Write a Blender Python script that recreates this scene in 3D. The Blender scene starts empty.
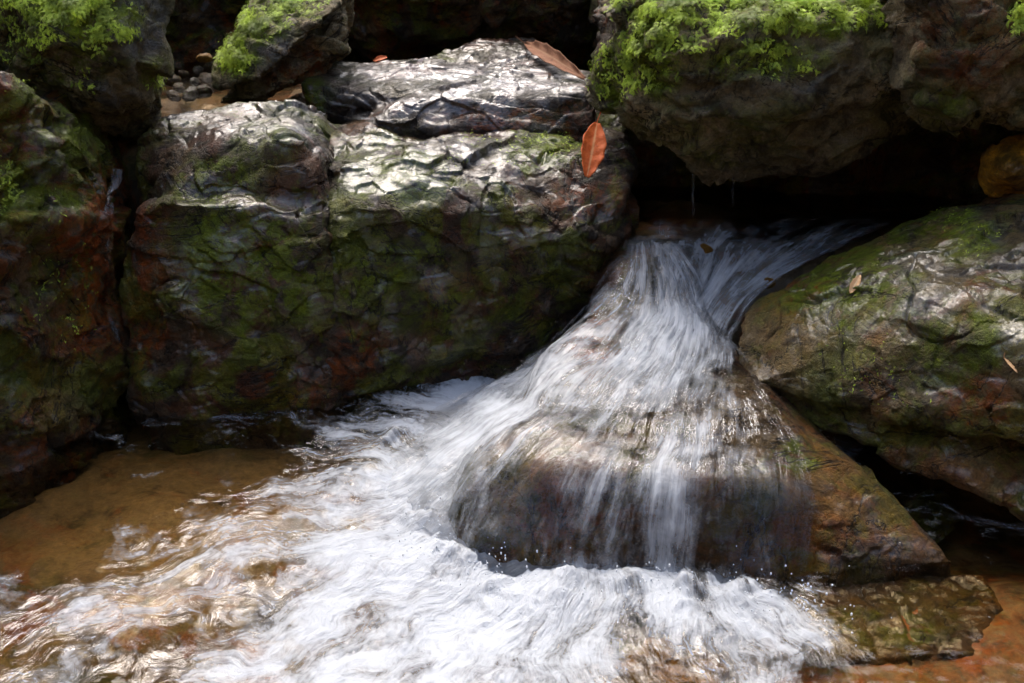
import bpy, bmesh, math, random
import numpy as np
from mathutils import Vector, Matrix
from mathutils.bvhtree import BVHTree

S = bpy.context.scene
COL = S.collection
R = math.radians
random.seed(7)
RNG = np.random.default_rng(7)

# ------------------------------------------------------------------ camera, sky, sun, exposure
CAM_Z, PITCH, HFOV, W_PX, H_PX = 1.3, R(25), R(50), 1024, 683
cam = bpy.data.cameras.new('camera')
cam_o = bpy.data.objects.new('camera', cam)
COL.objects.link(cam_o)
cam_o.location = (0, 0, CAM_Z)
cam_o.rotation_euler = (math.pi/2 - PITCH, 0, 0)
cam.sensor_width = 36
cam.angle = HFOV
cam.clip_start, cam.clip_end = 0.05, 500
cam.dof.use_dof = True
cam.dof.focus_distance = 2.3
cam.dof.aperture_fstop = 9.0
S.camera = cam_o

world = bpy.data.worlds.new('World')
S.world = world
world.use_nodes = True
wn = world.node_tree.nodes
wl = world.node_tree.links
bg = wn['Background']
sky = wn.new('ShaderNodeTexSky')
sky.sky_type = 'NISHITA'
sky.sun_disc = False
SUN_EL, SUN_AZ = R(57), R(-14)          # high, beyond the ledge and a little to the left
sky.sun_elevation = SUN_EL
sky.sun_rotation = SUN_AZ
sky.dust_density = 6
sky.ozone_density = 1.5
wl.new(sky.outputs[0], bg.inputs[0])
bg.inputs[1].default_value = 0.15

sun = bpy.data.lights.new('sun', 'SUN')
sun.energy = 0.5
sun.angle = R(20)
sun.color = (1, 0.99, 0.975)
sun_o = bpy.data.objects.new('sun', sun)
COL.objects.link(sun_o)
sd = Vector((math.sin(SUN_AZ)*math.cos(SUN_EL), math.cos(SUN_AZ)*math.cos(SUN_EL), math.sin(SUN_EL)))
sun_o.rotation_euler = (-sd).to_track_quat('-Z', 'Y').to_euler()
sun_o.location = (0, 3, 6)

S.view_settings.view_transform = 'Standard'
S.view_settings.look = 'None'
S.view_settings.gamma = 1
S.view_settings.exposure = 1.85
S.render.engine = 'CYCLES'
S.cycles.use_denoising = True
S.cycles.adaptive_threshold = 0.03
S.cycles.max_bounces = 8
S.cycles.transparent_max_bounces = 16
S.cycles.sample_clamp_indirect = 4

# ------------------------------------------------------------------ where a spot of the place lies
T = math.tan(HFOV/2)
CP, SP = math.cos(PITCH), math.sin(PITCH)

def ray(px, py):
    a, b = (px-512)/512*T, (341.5-py)/512*T
    return a, CP + b*SP, -SP + b*CP

def at(px, py, Y):
    x, y, z = ray(px, py)
    k = Y/y
    return Vector((x*k, Y, CAM_Z + z*k))

def on(px, py, z=0.0):
    x, y, zz = ray(px, py)
    k = (z-CAM_Z)/zz
    return Vector((x*k, y*k, z))

def project(P):
    x, y, z = P[:, 0], P[:, 1], P[:, 2]-CAM_Z
    d = y*CP - z*SP
    d = np.where(np.abs(d) < 1e-4, 1e-4, d)
    u = y*SP + z*CP
    return 512 + x/d/T*512, 341.5 - u/d/T*512, d

# ------------------------------------------------------------------ noise
_perm = np.random.default_rng(3).permutation(256)
_perm = np.concatenate([_perm, _perm, _perm])
_g = np.random.default_rng(4).normal(size=(256, 3))
_g /= np.linalg.norm(_g, axis=1)[:, None]

def perlin(P):
    P = np.asarray(P, dtype=np.float64)
    i = np.floor(P).astype(np.int64)
    f = P - i
    w = f*f*f*(f*(f*6-15)+10)
    i &= 255
    out = 0
    for dx in (0, 1):
        for dy in (0, 1):
            for dz in (0, 1):
                h = _perm[_perm[_perm[(i[:, 0]+dx) & 255] + ((i[:, 1]+dy) & 255)] + ((i[:, 2]+dz) & 255)]
                g = _g[h]
                d = g[:, 0]*(f[:, 0]-dx) + g[:, 1]*(f[:, 1]-dy) + g[:, 2]*(f[:, 2]-dz)
                wx = w[:, 0] if dx else 1-w[:, 0]
                wy = w[:, 1] if dy else 1-w[:, 1]
                wz = w[:, 2] if dz else 1-w[:, 2]
                out = out + d*wx*wy*wz
    return out*1.5

def fbm(P, o=4, gain=0.5):
    a, s, t = 1.0, 0, 0
    for k in range(o):
        s = s + a*perlin(P*(2.03**k) + 17.3*k)
        t += a
        a *= gain
    return s/t

def ridged(P, o=3):
    a, s, t = 1.0, 0, 0
    for k in range(o):
        s = s + a*(1-2*np.abs(perlin(P*(2.1**k) + 9.1*k)))
        t += a
        a *= 0.5
    return s/t

def smooth(a, b, x):
    t = np.clip((x-a)/(b-a), 0, 1)
    return t*t*(3-2*t)

def worley(P):
    """offset from the nearest feature point and its id"""
    c = np.floor(P).astype(np.int64)
    f1 = np.full(len(P), 9.0); idn = np.zeros(len(P), dtype=np.int64); vec = np.zeros((len(P), 3))
    for dx in (-1, 0, 1):
        for dy in (-1, 0, 1):
            for dz in (-1, 0, 1):
                q = c + (dx, dy, dz)
                h = _perm[_perm[_perm[q[:, 0] & 255] + (q[:, 1] & 255)] + (q[:, 2] & 255)]
                pt = q + 0.5 + 0.45*_g[h]
                d = np.linalg.norm(P-pt, axis=1)
                near = d < f1
                idn = np.where(near, h, idn)
                vec = np.where(near[:, None], P-pt, vec)
                f1 = np.where(near, d, f1)
    return vec, idn

# ------------------------------------------------------------------ object helpers
def tag(o, label=None, cat=None, group=None, kind=None):
    if label: o['label'] = label
    if cat: o['category'] = cat
    if group: o['group'] = group
    if kind: o['kind'] = kind
    return o

def link(name, me, mat=None, parent=None):
    o = bpy.data.objects.new(name, me)
    COL.objects.link(o)
    if mat: me.materials.append(mat)
    if parent: o.parent = parent
    return o

def mesh_from(name, V, F, smooth_=True):
    me = bpy.data.meshes.new(name)
    me.from_pydata([tuple(v) for v in V], [], [tuple(f) for f in F])
    if smooth_:
        me.polygons.foreach_set('use_smooth', [True]*len(me.polygons))
    me.update()
    return me

def co(me):
    a = np.empty(len(me.vertices)*3)
    me.vertices.foreach_get('co', a)
    return a.reshape(-1, 3)

def set_co(me, P):
    me.vertices.foreach_set('co', np.ascontiguousarray(P).ravel())
    me.update()

def normals(me):
    a = np.empty(len(me.vertices)*3)
    me.vertices.foreach_get('normal', a)
    return a.reshape(-1, 3)

def grid_mesh(name, P):
    """P is (n, m, 3)"""
    n, m = P.shape[:2]
    idx = np.arange(n*m).reshape(n, m)
    q = np.stack([idx[:-1, :-1], idx[1:, :-1], idx[1:, 1:], idx[:-1, 1:]], -1).reshape(-1, 4)
    me = bpy.data.meshes.new(name)
    me.vertices.add(n*m)
    me.vertices.foreach_set('co', np.ascontiguousarray(P.reshape(-1, 3)).ravel())
    me.loops.add(len(q)*4)
    me.loops.foreach_set('vertex_index', q.ravel().astype(np.int32))
    me.polygons.add(len(q))
    me.polygons.foreach_set('loop_start', np.arange(0, len(q)*4, 4, dtype=np.int32))
    me.polygons.foreach_set('use_smooth', np.ones(len(q), dtype=bool))
    me.update(calc_edges=True)
    me.validate()
    return me

def vattr(me, name, data):
    a = me.attributes.new(name, 'FLOAT', 'POINT')
    a.data.foreach_set('value', np.ascontiguousarray(data, dtype=np.float32))

def vvec(me, name, data):
    a = me.attributes.new(name, 'FLOAT_VECTOR', 'POINT')
    a.data.foreach_set('vector', np.ascontiguousarray(data, dtype=np.float32).ravel())

# ------------------------------------------------------------------ materials
class NT:
    def __init__(s, name):
        s.m = bpy.data.materials.new(name)
        s.m.use_nodes = True
        s.n, s.l = s.m.node_tree.nodes, s.m.node_tree.links
        s.b = s.n['Principled BSDF']
        s.out = s.n['Material Output']
    def put(s, v, sock):
        if hasattr(v, 'is_output'): s.l.new(v, sock)
        elif isinstance(v, (tuple, list)) and len(v) == 3 and sock.type == 'RGBA': sock.default_value = (*v, 1)
        else: sock.default_value = v
    def coord(s, kind='Object'):
        return s.n.new('ShaderNodeTexCoord').outputs[kind]
    def attr(s, name, which='Fac'):
        a = s.n.new('ShaderNodeAttribute'); a.attribute_name = name
        return a.outputs[which]
    def mapping(s, v, scale=(1, 1, 1), rot=(0, 0, 0), loc=(0, 0, 0)):
        m = s.n.new('ShaderNodeMapping')
        s.l.new(v, m.inputs[0])
        m.inputs['Scale'].default_value = scale; m.inputs['Rotation'].default_value = rot; m.inputs['Location'].default_value = loc
        return m.outputs[0]
    def noise(s, v, scale, detail=6, rough=0.6, dist=0.0, col=False):
        t = s.n.new('ShaderNodeTexNoise')
        s.l.new(v, t.inputs['Vector'])
        t.inputs['Scale'].default_value = scale; t.inputs['Detail'].default_value = detail
        t.inputs['Roughness'].default_value = rough; t.inputs['Distortion'].default_value = dist
        return t.outputs['Color' if col else 'Fac']
    def vor(s, v, scale, feature='F1', out='Distance', rnd=1):
        t = s.n.new('ShaderNodeTexVoronoi'); t.feature = feature
        s.l.new(v, t.inputs['Vector']); t.inputs['Scale'].default_value = scale
        t.inputs['Randomness'].default_value = rnd
        return t.outputs[out]
    def rng(s, v, a, b, c=0.0, d=1.0, soft=False):
        m = s.n.new('ShaderNodeMapRange')
        if soft: m.interpolation_type = 'SMOOTHSTEP'
        s.put(v, m.inputs[0])
        for k, x in enumerate((a, b, c, d)): s.put(x, m.inputs[k+1])
        return m.outputs[0]
    def math(s, op, a, b=0.0, clamp=False):
        m = s.n.new('ShaderNodeMath'); m.operation = op; m.use_clamp = clamp
        s.put(a, m.inputs[0]); s.put(b, m.inputs[1])
        return m.outputs[0]
    def mix(s, f, a, b, mode='MIX'):
        m = s.n.new('ShaderNodeMix'); m.data_type = 'RGBA'; m.blend_type = mode
        s.put(f, m.inputs[0]); s.put(a, m.inputs[6]); s.put(b, m.inputs[7])
        return m.outputs[2]
    def bump(s, h, strength, dist, nrm=None):
        b = s.n.new('ShaderNodeBump')
        b.inputs['Strength'].default_value = strength; b.inputs['Distance'].default_value = dist
        s.l.new(h, b.inputs['Height'])
        if nrm: s.l.new(nrm, b.inputs['Normal'])
        return b.outputs[0]

def rock_mat(name, dark, light, wet=0.6, rust=0.3, algae=0.3, seed=0.0, rough=0.55, bump=1.0,
             rustc=(0.20, 0.055, 0.020), algc=(0.085, 0.112, 0.012), grain=1.0, cracks=True):
    k = NT(name)
    v = k.mapping(k.coord(), loc=(seed, seed*0.7, -seed))
    n1 = k.noise(v, 4, 9, 0.62, 0.3)
    n2 = k.noise(v, 11, 8, 0.65, 0.6)
    n3 = k.noise(v, 60, 6, 0.7)
    n4 = k.noise(v, 190, 4, 0.7)
    c = k.mix(k.rng(n1, 0.36, 0.64, soft=True), dark, light)
    c = k.mix(k.rng(n2, 0.46, 0.62, 0, 0.85, soft=True), c, tuple(x*0.25 for x in dark))
    # rust stain, algae film, moss underlay, mineral patches, pale tone that also paints in brightness and sheen: each has its own shape
    r = k.math('ADD', k.math('MULTIPLY', k.rng(k.noise(v, 7, 7, 0.66, 0.8), 0.50, 0.58, soft=True), rust),
               k.math('MULTIPLY', k.attr('rust'), k.rng(k.noise(v, 38, 5, 0.7), 0.40, 0.58, soft=True)), clamp=True)
    c = k.mix(r, c, rustc)
    a = k.math('ADD', k.math('MULTIPLY', k.rng(k.noise(v, 5.5, 10, 0.72, 0.5), 0.48, 0.56, soft=True), algae),
               k.math('MULTIPLY', k.attr('algae'), k.rng(k.noise(v, 24, 9, 0.76), 0.42, 0.54, soft=True)), clamp=True)
    c = k.mix(a, c, k.mix(k.noise(v, 45, 4, 0.7), tuple(x*0.5 for x in algc), tuple(x*1.35 for x in algc)))
    o_ = k.math('MULTIPLY', k.attr('ochre'), k.rng(k.noise(v, 16, 7, 0.72), 0.32, 0.60, soft=True))
    c = k.mix(o_, c, k.mix(k.noise(v, 30, 4, 0.7), (0.072, 0.052, 0.028), (0.195, 0.140, 0.076)))
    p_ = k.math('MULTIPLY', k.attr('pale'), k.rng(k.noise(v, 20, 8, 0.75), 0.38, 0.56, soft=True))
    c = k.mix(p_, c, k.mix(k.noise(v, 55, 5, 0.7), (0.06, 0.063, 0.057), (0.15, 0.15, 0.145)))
    m_ = k.math('MULTIPLY', k.attr('moss'), k.rng(k.noise(v, 35, 6, 0.75), 0.36, 0.54, soft=True))
    c = k.mix(m_, c, k.mix(n3, (0.05, 0.075, 0.010), (0.18, 0.24, 0.030)))
    # fractures hold dark dirt
    ck = k.math('ABSOLUTE', k.math('SUBTRACT', k.noise(v, 3.2, 6, 0.6, 1.2), 0.5))
    ckm = k.rng(ck, 0.0, 0.010)
    if cracks: c = k.mix(ckm, tuple(x*0.25 for x in dark), c)
    # speckle
    c = k.mix(0.75*grain, c, k.mix(k.rng(n3, 0.3, 0.7), (0.45, 0.45, 0.45), (1.6, 1.55, 1.5)), 'MULTIPLY')
    c = k.mix(0.6*grain, c, k.mix(k.rng(n4, 0.3, 0.7), (0.5, 0.5, 0.5), (1.5, 1.5, 1.5)), 'MULTIPLY')
    hs = k.n.new('ShaderNodeHueSaturation'); hs.inputs['Saturation'].default_value = 1.2; k.l.new(c, hs.inputs['Color'])
    k.put(hs.outputs[0], k.b.inputs['Base Color'])
    k.put(k.rng(n2, 0.3, 0.7, rough-0.12, rough+0.25), k.b.inputs['Roughness'])
    k.b.inputs['Specular IOR Level'].default_value = 0.22
    h = k.math('ADD', k.math('MULTIPLY', k.noise(v, 32, 12, 0.74, 0.4), 1.0), k.math('MULTIPLY', n4, 0.22))
    if cracks: h = k.math('ADD', h, k.math('MULTIPLY', ckm, 0.25))
    h = k.math('ADD', h, k.math('MULTIPLY', k.rng(k.vor(v, 26, 'DISTANCE_TO_EDGE'), 0, 0.08), 0.10))
    nb = k.bump(h, 1.0*bump, 0.045)
    k.put(nb, k.b.inputs['Normal'])
    wetm = k.math('MULTIPLY', k.rng(k.noise(v, 9, 7, 0.66, 0.6), 0.49, 0.60, 0.04, 1, soft=True), wet)
    wetm = k.math('ADD', wetm, k.math('MULTIPLY', k.attr('film'), k.rng(k.noise(v, 7, 8, 0.7, 0.8), 0.44, 0.55, 0.08, 1, soft=True)), clamp=True)
    dry = k.math('SUBTRACT', 1.0, k.math('MULTIPLY', k.attr('moss'), 0.8))
    k.put(k.math('MULTIPLY', wetm, dry), k.b.inputs['Coat Weight'])
    k.put(k.rng(n3, 0.35, 0.65, 0.03, 0.09), k.b.inputs['Coat Roughness'])
    k.b.inputs['Coat IOR'].default_value = 1.6
    cb = k.bump(k.math('ADD', k.noise(v, 64, 7, 0.68, 0.4), k.math('MULTIPLY', k.noise(v, 20, 4, 0.6), 1.2)), 0.24*bump, 0.022)
    k.put(cb, k.b.inputs['Coat Normal'])
    return k.m

def water_mix(name, tint, foamc=(0.51, 0.55, 0.59), streak=(5, 55), sharp=0.16, uvname='flow', cover=1.0, bumps=(14, 40), rough=0.06, streaks2=(14, 160),
              iso=(24,), mixw=(0.66, 0.34, 0.0), clump=(2, 12, 0.5), calm=0.06):
    """clear water (tinted, see-through, mirror at a grazing angle) that turns to white foam where the foam attribute is high"""
    k = NT(name)
    k.n.remove(k.b)
    uv = k.attr(uvname, 'Vector')
    n1 = k.noise(k.mapping(uv, (streak[0], streak[1], 1)), 1, 6, 0.68, 0.35)
    n2 = k.noise(k.mapping(uv, (streaks2[0], streaks2[1], 1), loc=(3, 7, 0)), 1, 4, 0.65, 0.2)
    oc = k.coord()
    n3 = k.noise(oc, iso[0], 7, 0.68, 1.1)
    n = k.math('ADD', k.math('MULTIPLY', n1, mixw[0]), k.math('MULTIPLY', n2, mixw[1]))
    n = k.math('ADD', n, k.math('MULTIPLY', n3, mixw[2]))
    d0 = k.attr('foam')
    cl = k.noise(k.mapping(uv, (clump[0], clump[1], 1), loc=(1, 2, 0)), 1, 4, 0.6, 0.4)
    d = k.math('ADD', d0, k.math('MULTIPLY', k.math('SUBTRACT', cl, 0.5), clump[2]))
    th = k.math('SUBTRACT', 0.80, k.math('MULTIPLY', d, 0.56*cover))
    f = k.rng(k.math('SUBTRACT', n, th), -sharp*0.35, sharp, 0, 0.92, soft=True)
    d = d0
    f = k.math('MULTIPLY', f, k.rng(d, 0.0, 0.10))
    tr = k.n.new('ShaderNodeBsdfTransparent'); tr.inputs[0].default_value = (*tint, 1)
    gl = k.n.new('ShaderNodeBsdfGlossy'); gl.inputs['Roughness'].default_value = rough
    gl.inputs[0].default_value = (1, 1, 1, 1)
    bh = k.math('ADD', k.noise(k.mapping(uv, (bumps[0], bumps[1], 1)), 1, 5, 0.6, 0.5), k.math('MULTIPLY', n2, 0.35))
    nb = k.bump(bh, 0.6, 0.02)
    k.put(k.rng(d0, 0.12, 0.8, calm, 0.42), nb.node.inputs['Strength'])
    k.l.new(nb, gl.inputs['Normal'])
    fr = k.n.new('ShaderNodeFresnel'); fr.inputs[0].default_value = 1.33
    k.l.new(nb, fr.inputs['Normal'])
    clear = k.n.new('ShaderNodeMixShader')
    k.l.new(fr.outputs[0], clear.inputs[0]); k.l.new(tr.outputs[0], clear.inputs[1]); k.l.new(gl.outputs[0], clear.inputs[2])
    fo = k.n.new('ShaderNodeBsdfPrincipled')
    fo.inputs['Base Color'].default_value = (*foamc, 1)
    fo.inputs['Roughness'].default_value = 0.35
    fn = k.bump(n, 0.8, 0.03)
    k.l.new(fn, fo.inputs['Normal'])
    tl = k.n.new('ShaderNodeBsdfTranslucent'); tl.inputs[0].default_value = (*foamc, 1)
    foam = k.n.new('ShaderNodeMixShader'); foam.inputs[0].default_value = 0.3
    k.l.new(fo.outputs[0], foam.inputs[1]); k.l.new(tl.outputs[0], foam.inputs[2])
    mx = k.n.new('ShaderNodeMixShader')
    k.l.new(f, mx.inputs[0]); k.l.new(clear.outputs[0], mx.inputs[1]); k.l.new(foam.outputs[0], mx.inputs[2])
    k.l.new(mx.outputs[0], k.out.inputs[0])
    return k.m

def leaf_mat(name, c1, c2, vein, rough=0.45):
    k = NT(name)
    v = k.coord()
    c = k.mix(k.noise(v, 25, 6, 0.7), c1, c2)
    c = k.mix(k.rng(k.noise(v, 90, 4, 0.7), 0.58, 0.7), c, tuple(x*0.4 for x in c1))
    c = k.mix(k.attr('vein'), c, vein)
    k.put(c, k.b.inputs['Base Color'])
    k.b.inputs['Roughness'].default_value = rough
    k.b.inputs['Specular IOR Level'].default_value = 0.22
    k.put(k.bump(k.noise(v, 70, 5, 0.6), 0.4, 0.01), k.b.inputs['Normal'])
    return k.m

def moss_mat(name, c1, c2):
    k = NT(name)
    g = k.n.new('ShaderNodeNewGeometry')
    c = k.mix(g.outputs['Random Per Island'], c1, c2)
    c = k.mix(k.rng(k.noise(k.coord(), 60, 3, 0.6), 0.66, 0.74), c, (0.10, 0.065, 0.02))
    v = k.coord()
    c = k.mix(k.rng(k.noise(v, 14, 4, 0.6), 0.42, 0.62), c, tuple(0.45*x for x in c1))
    k.n.remove(k.b)
    d = k.n.new('ShaderNodeBsdfPrincipled'); k.put(c, d.inputs['Base Color']); d.inputs['Roughness'].default_value = 0.55
    d.inputs['Specular IOR Level'].default_value = 0.3
    t = k.n.new('ShaderNodeBsdfTranslucent'); k.put(c, t.inputs[0])
    m = k.n.new('ShaderNodeMixShader'); m.inputs[0].default_value = 0.35
    k.l.new(d.outputs[0], m.inputs[1]); k.l.new(t.outputs[0], m.inputs[2]); k.l.new(m.outputs[0], k.out.inputs[0])
    return k.m

# ------------------------------------------------------------------ rocks
def hull_mesh(hulls, voxel, relax, sub):
    bm = bmesh.new()
    for pts in hulls:
        b2 = bmesh.new()
        for p in pts: b2.verts.new(p)
        res = bmesh.ops.convex_hull(b2, input=b2.verts[:])
        junk = [e for e in set(res['geom_interior'] + res['geom_unused']) if isinstance(e, bmesh.types.BMVert)]
        if junk: bmesh.ops.delete(b2, geom=junk, context='VERTS')
        bmesh.ops.recalc_face_normals(b2, faces=b2.faces[:])
        tmp = bpy.data.meshes.new('tmp'); b2.to_mesh(tmp); b2.free()
        bm.from_mesh(tmp); bpy.data.meshes.remove(tmp)
    me = bpy.data.meshes.new('tmp'); bm.to_mesh(me); bm.free()
    o = bpy.data.objects.new('tmp', me); COL.objects.link(o)
    m = o.modifiers.new('a', 'REMESH'); m.mode = 'VOXEL'; m.voxel_size = voxel
    if relax:
        s = o.modifiers.new('b', 'SMOOTH'); s.factor = 0.5; s.iterations = relax
    if sub:
        u = o.modifiers.new('c', 'SUBSURF'); u.levels = u.render_levels = sub
    dg = bpy.context.evaluated_depsgraph_get()
    out = bpy.data.meshes.new_from_object(o.evaluated_get(dg))
    bpy.data.objects.remove(o); bpy.data.meshes.remove(me)
    out.polygons.foreach_set('use_smooth', [True]*len(out.polygons))
    return out

ROCKS = {}
def rough_up(me, seed, big=0.02, mid=0.006, fine=0.003, strata=0.0, sdir=(0.15, 0.1, 1), spacing=0.05, chip=0.012, crack=0.010, s0=1.0, grit=0.0):
    P = co(me); N = normals(me)
    o = np.array([seed*3.1, seed*1.7, seed*2.3])
    d = big*fbm(P*4.5*s0 + o, 3)*2
    d += mid*ridged(P*11*s0 + o, 3)
    warp = np.stack([fbm(P*6*s0+o+5, 2), fbm(P*6*s0+o+25, 2), fbm(P*6*s0+o+45, 2)], 1)
    if chip:
        # every chip is a flat facet: its height differs and it leans its own way
        for fq, am in ((5.5, 1.0), (14.0, 0.42)):
            vec, idn = worley((P*(1, 1, 1.5) + 0.05*warp)*fq*s0 + o)
            d += chip*am*((((idn*37) % 256)/255.0 - 0.5)*1.0 + 1.9*(vec*_g[(idn*91) % 256]).sum(1))
    if strata:
        s = np.asarray(sdir, float); s /= np.linalg.norm(s)
        t = (P@s)/spacing + 1.1*fbm(P*3.3*s0+o+3, 3)*2
        fr = t-np.floor(t)
        lev = perlin(np.stack([np.floor(t)*1.7, P[:, 0]*3, P[:, 1]*3], 1))
        d += strata*smooth(-0.25, 0.3, fbm(P*2.6+o+33, 2))*1.5*(lev*1.5 + smooth(0, 0.75, fr)*(1-smooth(0.86, 1, fr)) - 0.5)
    if crack:
        c = np.abs(fbm(P*3.0*s0 + 0.3*warp + o + 60, 3))
        d -= crack*(1-smooth(0.0, 0.022, c))*smooth(-0.1, 0.15, fbm(P*2.5+o+80, 2))
    d += fine*fbm(P*45 + o, 3)*2
    if grit: d += grit*(fbm(P*95 + o, 2)*2 + ridged(P*60 + o, 1)*0.6)
    set_co(me, P + N*d[:, None])

PAINTS = ('moss', 'rust', 'algae', 'ochre', 'pale', 'film')
def paint(me, spots):
    """colour patches on the stone, some pale ones painted-in light: ('moss', px, py, rx, ry, amount) round a spot seen at px, py"""
    P = co(me); u, v, d = project(P)
    jig = 14*fbm(P*12+9, 3); jig2 = 14*fbm(P*12+39, 3)
    for ch in PAINTS:
        a = np.zeros(len(P))
        for s in spots:
            if s[0] != ch: continue
            _, px, py, rx, ry, val = s
            q = np.sqrt(((u+jig*1.6-px)/rx)**2 + ((v+jig2*1.6-py)/ry)**2)
            a = np.maximum(a, val*(1-smooth(0.45, 1.1, q)))
        vattr(me, ch, a)

def rock(name, hulls, mat, label, cat, seed, voxel=0.013, relax=2, sub=1, spots=(), parent=None, group=None, **kw):
    me = hull_mesh(hulls, voxel, relax, sub)
    rough_up(me, seed, **kw)
    paint(me, spots)
    P = co(me)
    base = Vector(((P[:, 0].min()+P[:, 0].max())/2, (P[:, 1].min()+P[:, 1].max())/2, P[:, 2].min()))
    set_co(me, P - np.array(base))
    me.name = name
    o = link(name, me, mat)
    o.location = base
    tag(o, label, cat, group)
    return o

def world_co(o):
    return co(o.data) + np.array(o.location)

def bvh_of(objs):
    V, F = [], []
    for o in objs:
        k = len(V)
        V += [tuple(p) for p in world_co(o)]
        F += [tuple(i+k for i in p.vertices) for p in o.data.polygons]
    return BVHTree.FromPolygons(V, F)

def box_pts(x0, x1, y0, y1, z0, z1):
    return [Vector((x, y, z)) for x in (x0, x1) for y in (y0, y1) for z in (z0, z1)]

def below(pts, z):
    return [Vector((p.x, p.y, z)) for p in pts]

# materials of the stones
M_dark = rock_mat('wet_dark_stone', (0.034, 0.023, 0.013), (0.105, 0.072, 0.040), wet=0.3, rust=0.35, algae=0.5, seed=1.0)
M_ledge = rock_mat('wet_brown_stone', (0.022, 0.016, 0.010), (0.074, 0.053, 0.034), wet=0.6, rust=0.16, algae=0.55, seed=4.0)
M_slab = rock_mat('wet_slate', (0.026, 0.020, 0.015), (0.066, 0.050, 0.038), wet=0.6, rust=0.25, algae=0.15, seed=8.0)
M_over = rock_mat('damp_grey_stone', (0.095, 0.081, 0.050), (0.24, 0.204, 0.125), wet=0.12, rust=0.06, algae=0.25, seed=12.0, rough=0.65)
M_right = rock_mat('wet_olive_stone', (0.046, 0.036, 0.019), (0.140, 0.108, 0.056), wet=0.55, rust=0.25, algae=0.5, seed=15.0)
M_mound = rock_mat('wet_ochre_stone', (0.038, 0.022, 0.010), (0.115, 0.066, 0.026), wet=0.4, rust=0.15, algae=0.3, seed=19.0)
M_ochre = rock_mat('ochre_stone', (0.30, 0.17, 0.055), (0.50, 0.29, 0.10), wet=0.3, rust=0.2, algae=0.1, seed=22.0)
M_bed = rock_mat('stream_bed', (0.050, 0.036, 0.022), (0.14, 0.102, 0.060), wet=0.3, rust=0.3, algae=0.15, seed=27.0, bump=0.35, grain=0.6, cracks=False)
M_pale = rock_mat('pale_pebble', (0.09, 0.075, 0.055), (0.20, 0.17, 0.125), wet=0.5, rust=0.2, algae=0.1, seed=31.0)

# ------------------------------------------------------------------ the ground: one sheet, fine in the pool, out to the horizon
def spread(a, b, n, far):
    c = np.linspace(a, b, n)
    st = c[1]-c[0]
    g = []
    x, d = 0, st
    while x < far:
        d *= 1.35; x += d; g.append(x)
    g = np.array(g)
    return np.concatenate([a-g[::-1], c, b+g])

gx = spread(-2.4, 2.2, 300, 160); gy = spread(0.6, 4.8, 280, 160)
GX, GY = np.meshgrid(gx, gy, indexing='ij')
def ground_z(x, y):
    P = np.stack([x*1.0, y*1.0, 0*x], 1)
    z = -0.12 + 0.02*fbm(P*4, 4)*2
    z = z + 0.085*smooth(0.35, 0.62, x)*smooth(1.95, 1.7, y)                      # shallow towards the right
    z = z + 0.04*smooth(0.0, -0.9, x)*smooth(1.2, 2.0, y)                      # the left of the pool is shallow too
    up = smooth(2.48, 2.75, y)*smooth(0.15, 0.3, x)                            # the bed of the upper stream
    z = z*(1-up) + up*(0.24 + 0.03*fbm(P*6+4, 3)*2)
    gul = smooth(2.05, 2.45, y)*smooth(0.75, 0.9, x)
    z = z*(1-gul) + gul*np.maximum(z, 0.15)
    back = smooth(2.65, 2.95, y)*smooth(0.3, 0.1, x)
    z = z*(1-back) + back*(0.52 + 0.03*fbm(P*5+8, 3)*2)
    z = z + 0.9*smooth(4.1, 5.5, y) + 2.5*smooth(5, 14, y)
    bank = smooth(1.6, 4.0, np.abs(x))
    z = z + bank*0.9 + 2.0*smooth(4, 14, np.abs(x))
    z = z + 3.8*smooth(-1.5, -5.0, y) + 2.4*smooth(2.4, 5.0, np.abs(x))           # unseen steep banks, added to block low sky light
    z = z + 0.25*fbm(P*0.5, 4)*smooth(3.0, 8, np.hypot(x, y-2))
    return z
GZ = ground_z(GX.ravel(), GY.ravel()).reshape(GX.shape)
me = grid_mesh('ground', np.stack([GX, GY, GZ], -1))
paint(me, [('ochre', 150, 500, 260, 100, 1.0), ('ochre', 650, 660, 120, 60, 1.0), ('algae', 590, 640, 60, 40, 0.8),
           ('ochre', 1000, 670, 60, 30, 0.5), ('rust', 900, 640, 200, 90, 0.3)])
ground = tag(link('ground', me, M_bed), kind='structure')

# ------------------------------------------------------------------ boulders
A = at
def H(*t): return [at(*p) for p in t]

f = H((-80, 525, 1.92), (0, 482, 2.05), (60, 452, 2.17), (126, 402, 2.40), (118, 300, 2.46), (108, 215, 2.52), (92, 160, 2.54), (45, 98, 2.48), (0, 82, 2.36), (-160, 60, 2.15))
left_bank = rock('boulder', [f + below(f[:4], -0.25) + [Vector((-1.9, 1.6, -0.25)), Vector((-2.0, 1.7, 0.75)), Vector((-2.0, 3.0, 0.8)), Vector((-1.1, 3.0, 0.62)), Vector((-1.1, 3.0, -0.2))],
     H((20, 120, 2.40), (60, 130, 2.42), (85, 200, 2.42), (75, 300, 2.34), (20, 330, 2.2), (0, 250, 2.2), (-40, 200, 2.2)) + H((50, 200, 2.6), (50, 300, 2.6))],
    M_dark, 'dark mottled boulder with rusty stains rising from the calm brown side of the pool', 'boulder', 1, strata=0.012, crack=0.016, sdir=(0.5, -0.3, 0.6), chip=0.016, big=0.03,
    spots=[('rust', 95, 260, 45, 120, 0.8), ('ochre', 70, 320, 40, 40, 0.35), ('algae', 40, 160, 90, 80, 0.6), ('ochre', 60, 415, 40, 30, 0.6), ('moss', 8, 190, 14, 30, 0.8), ('rust', 110, 190, 30, 40, 0.8)])

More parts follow.
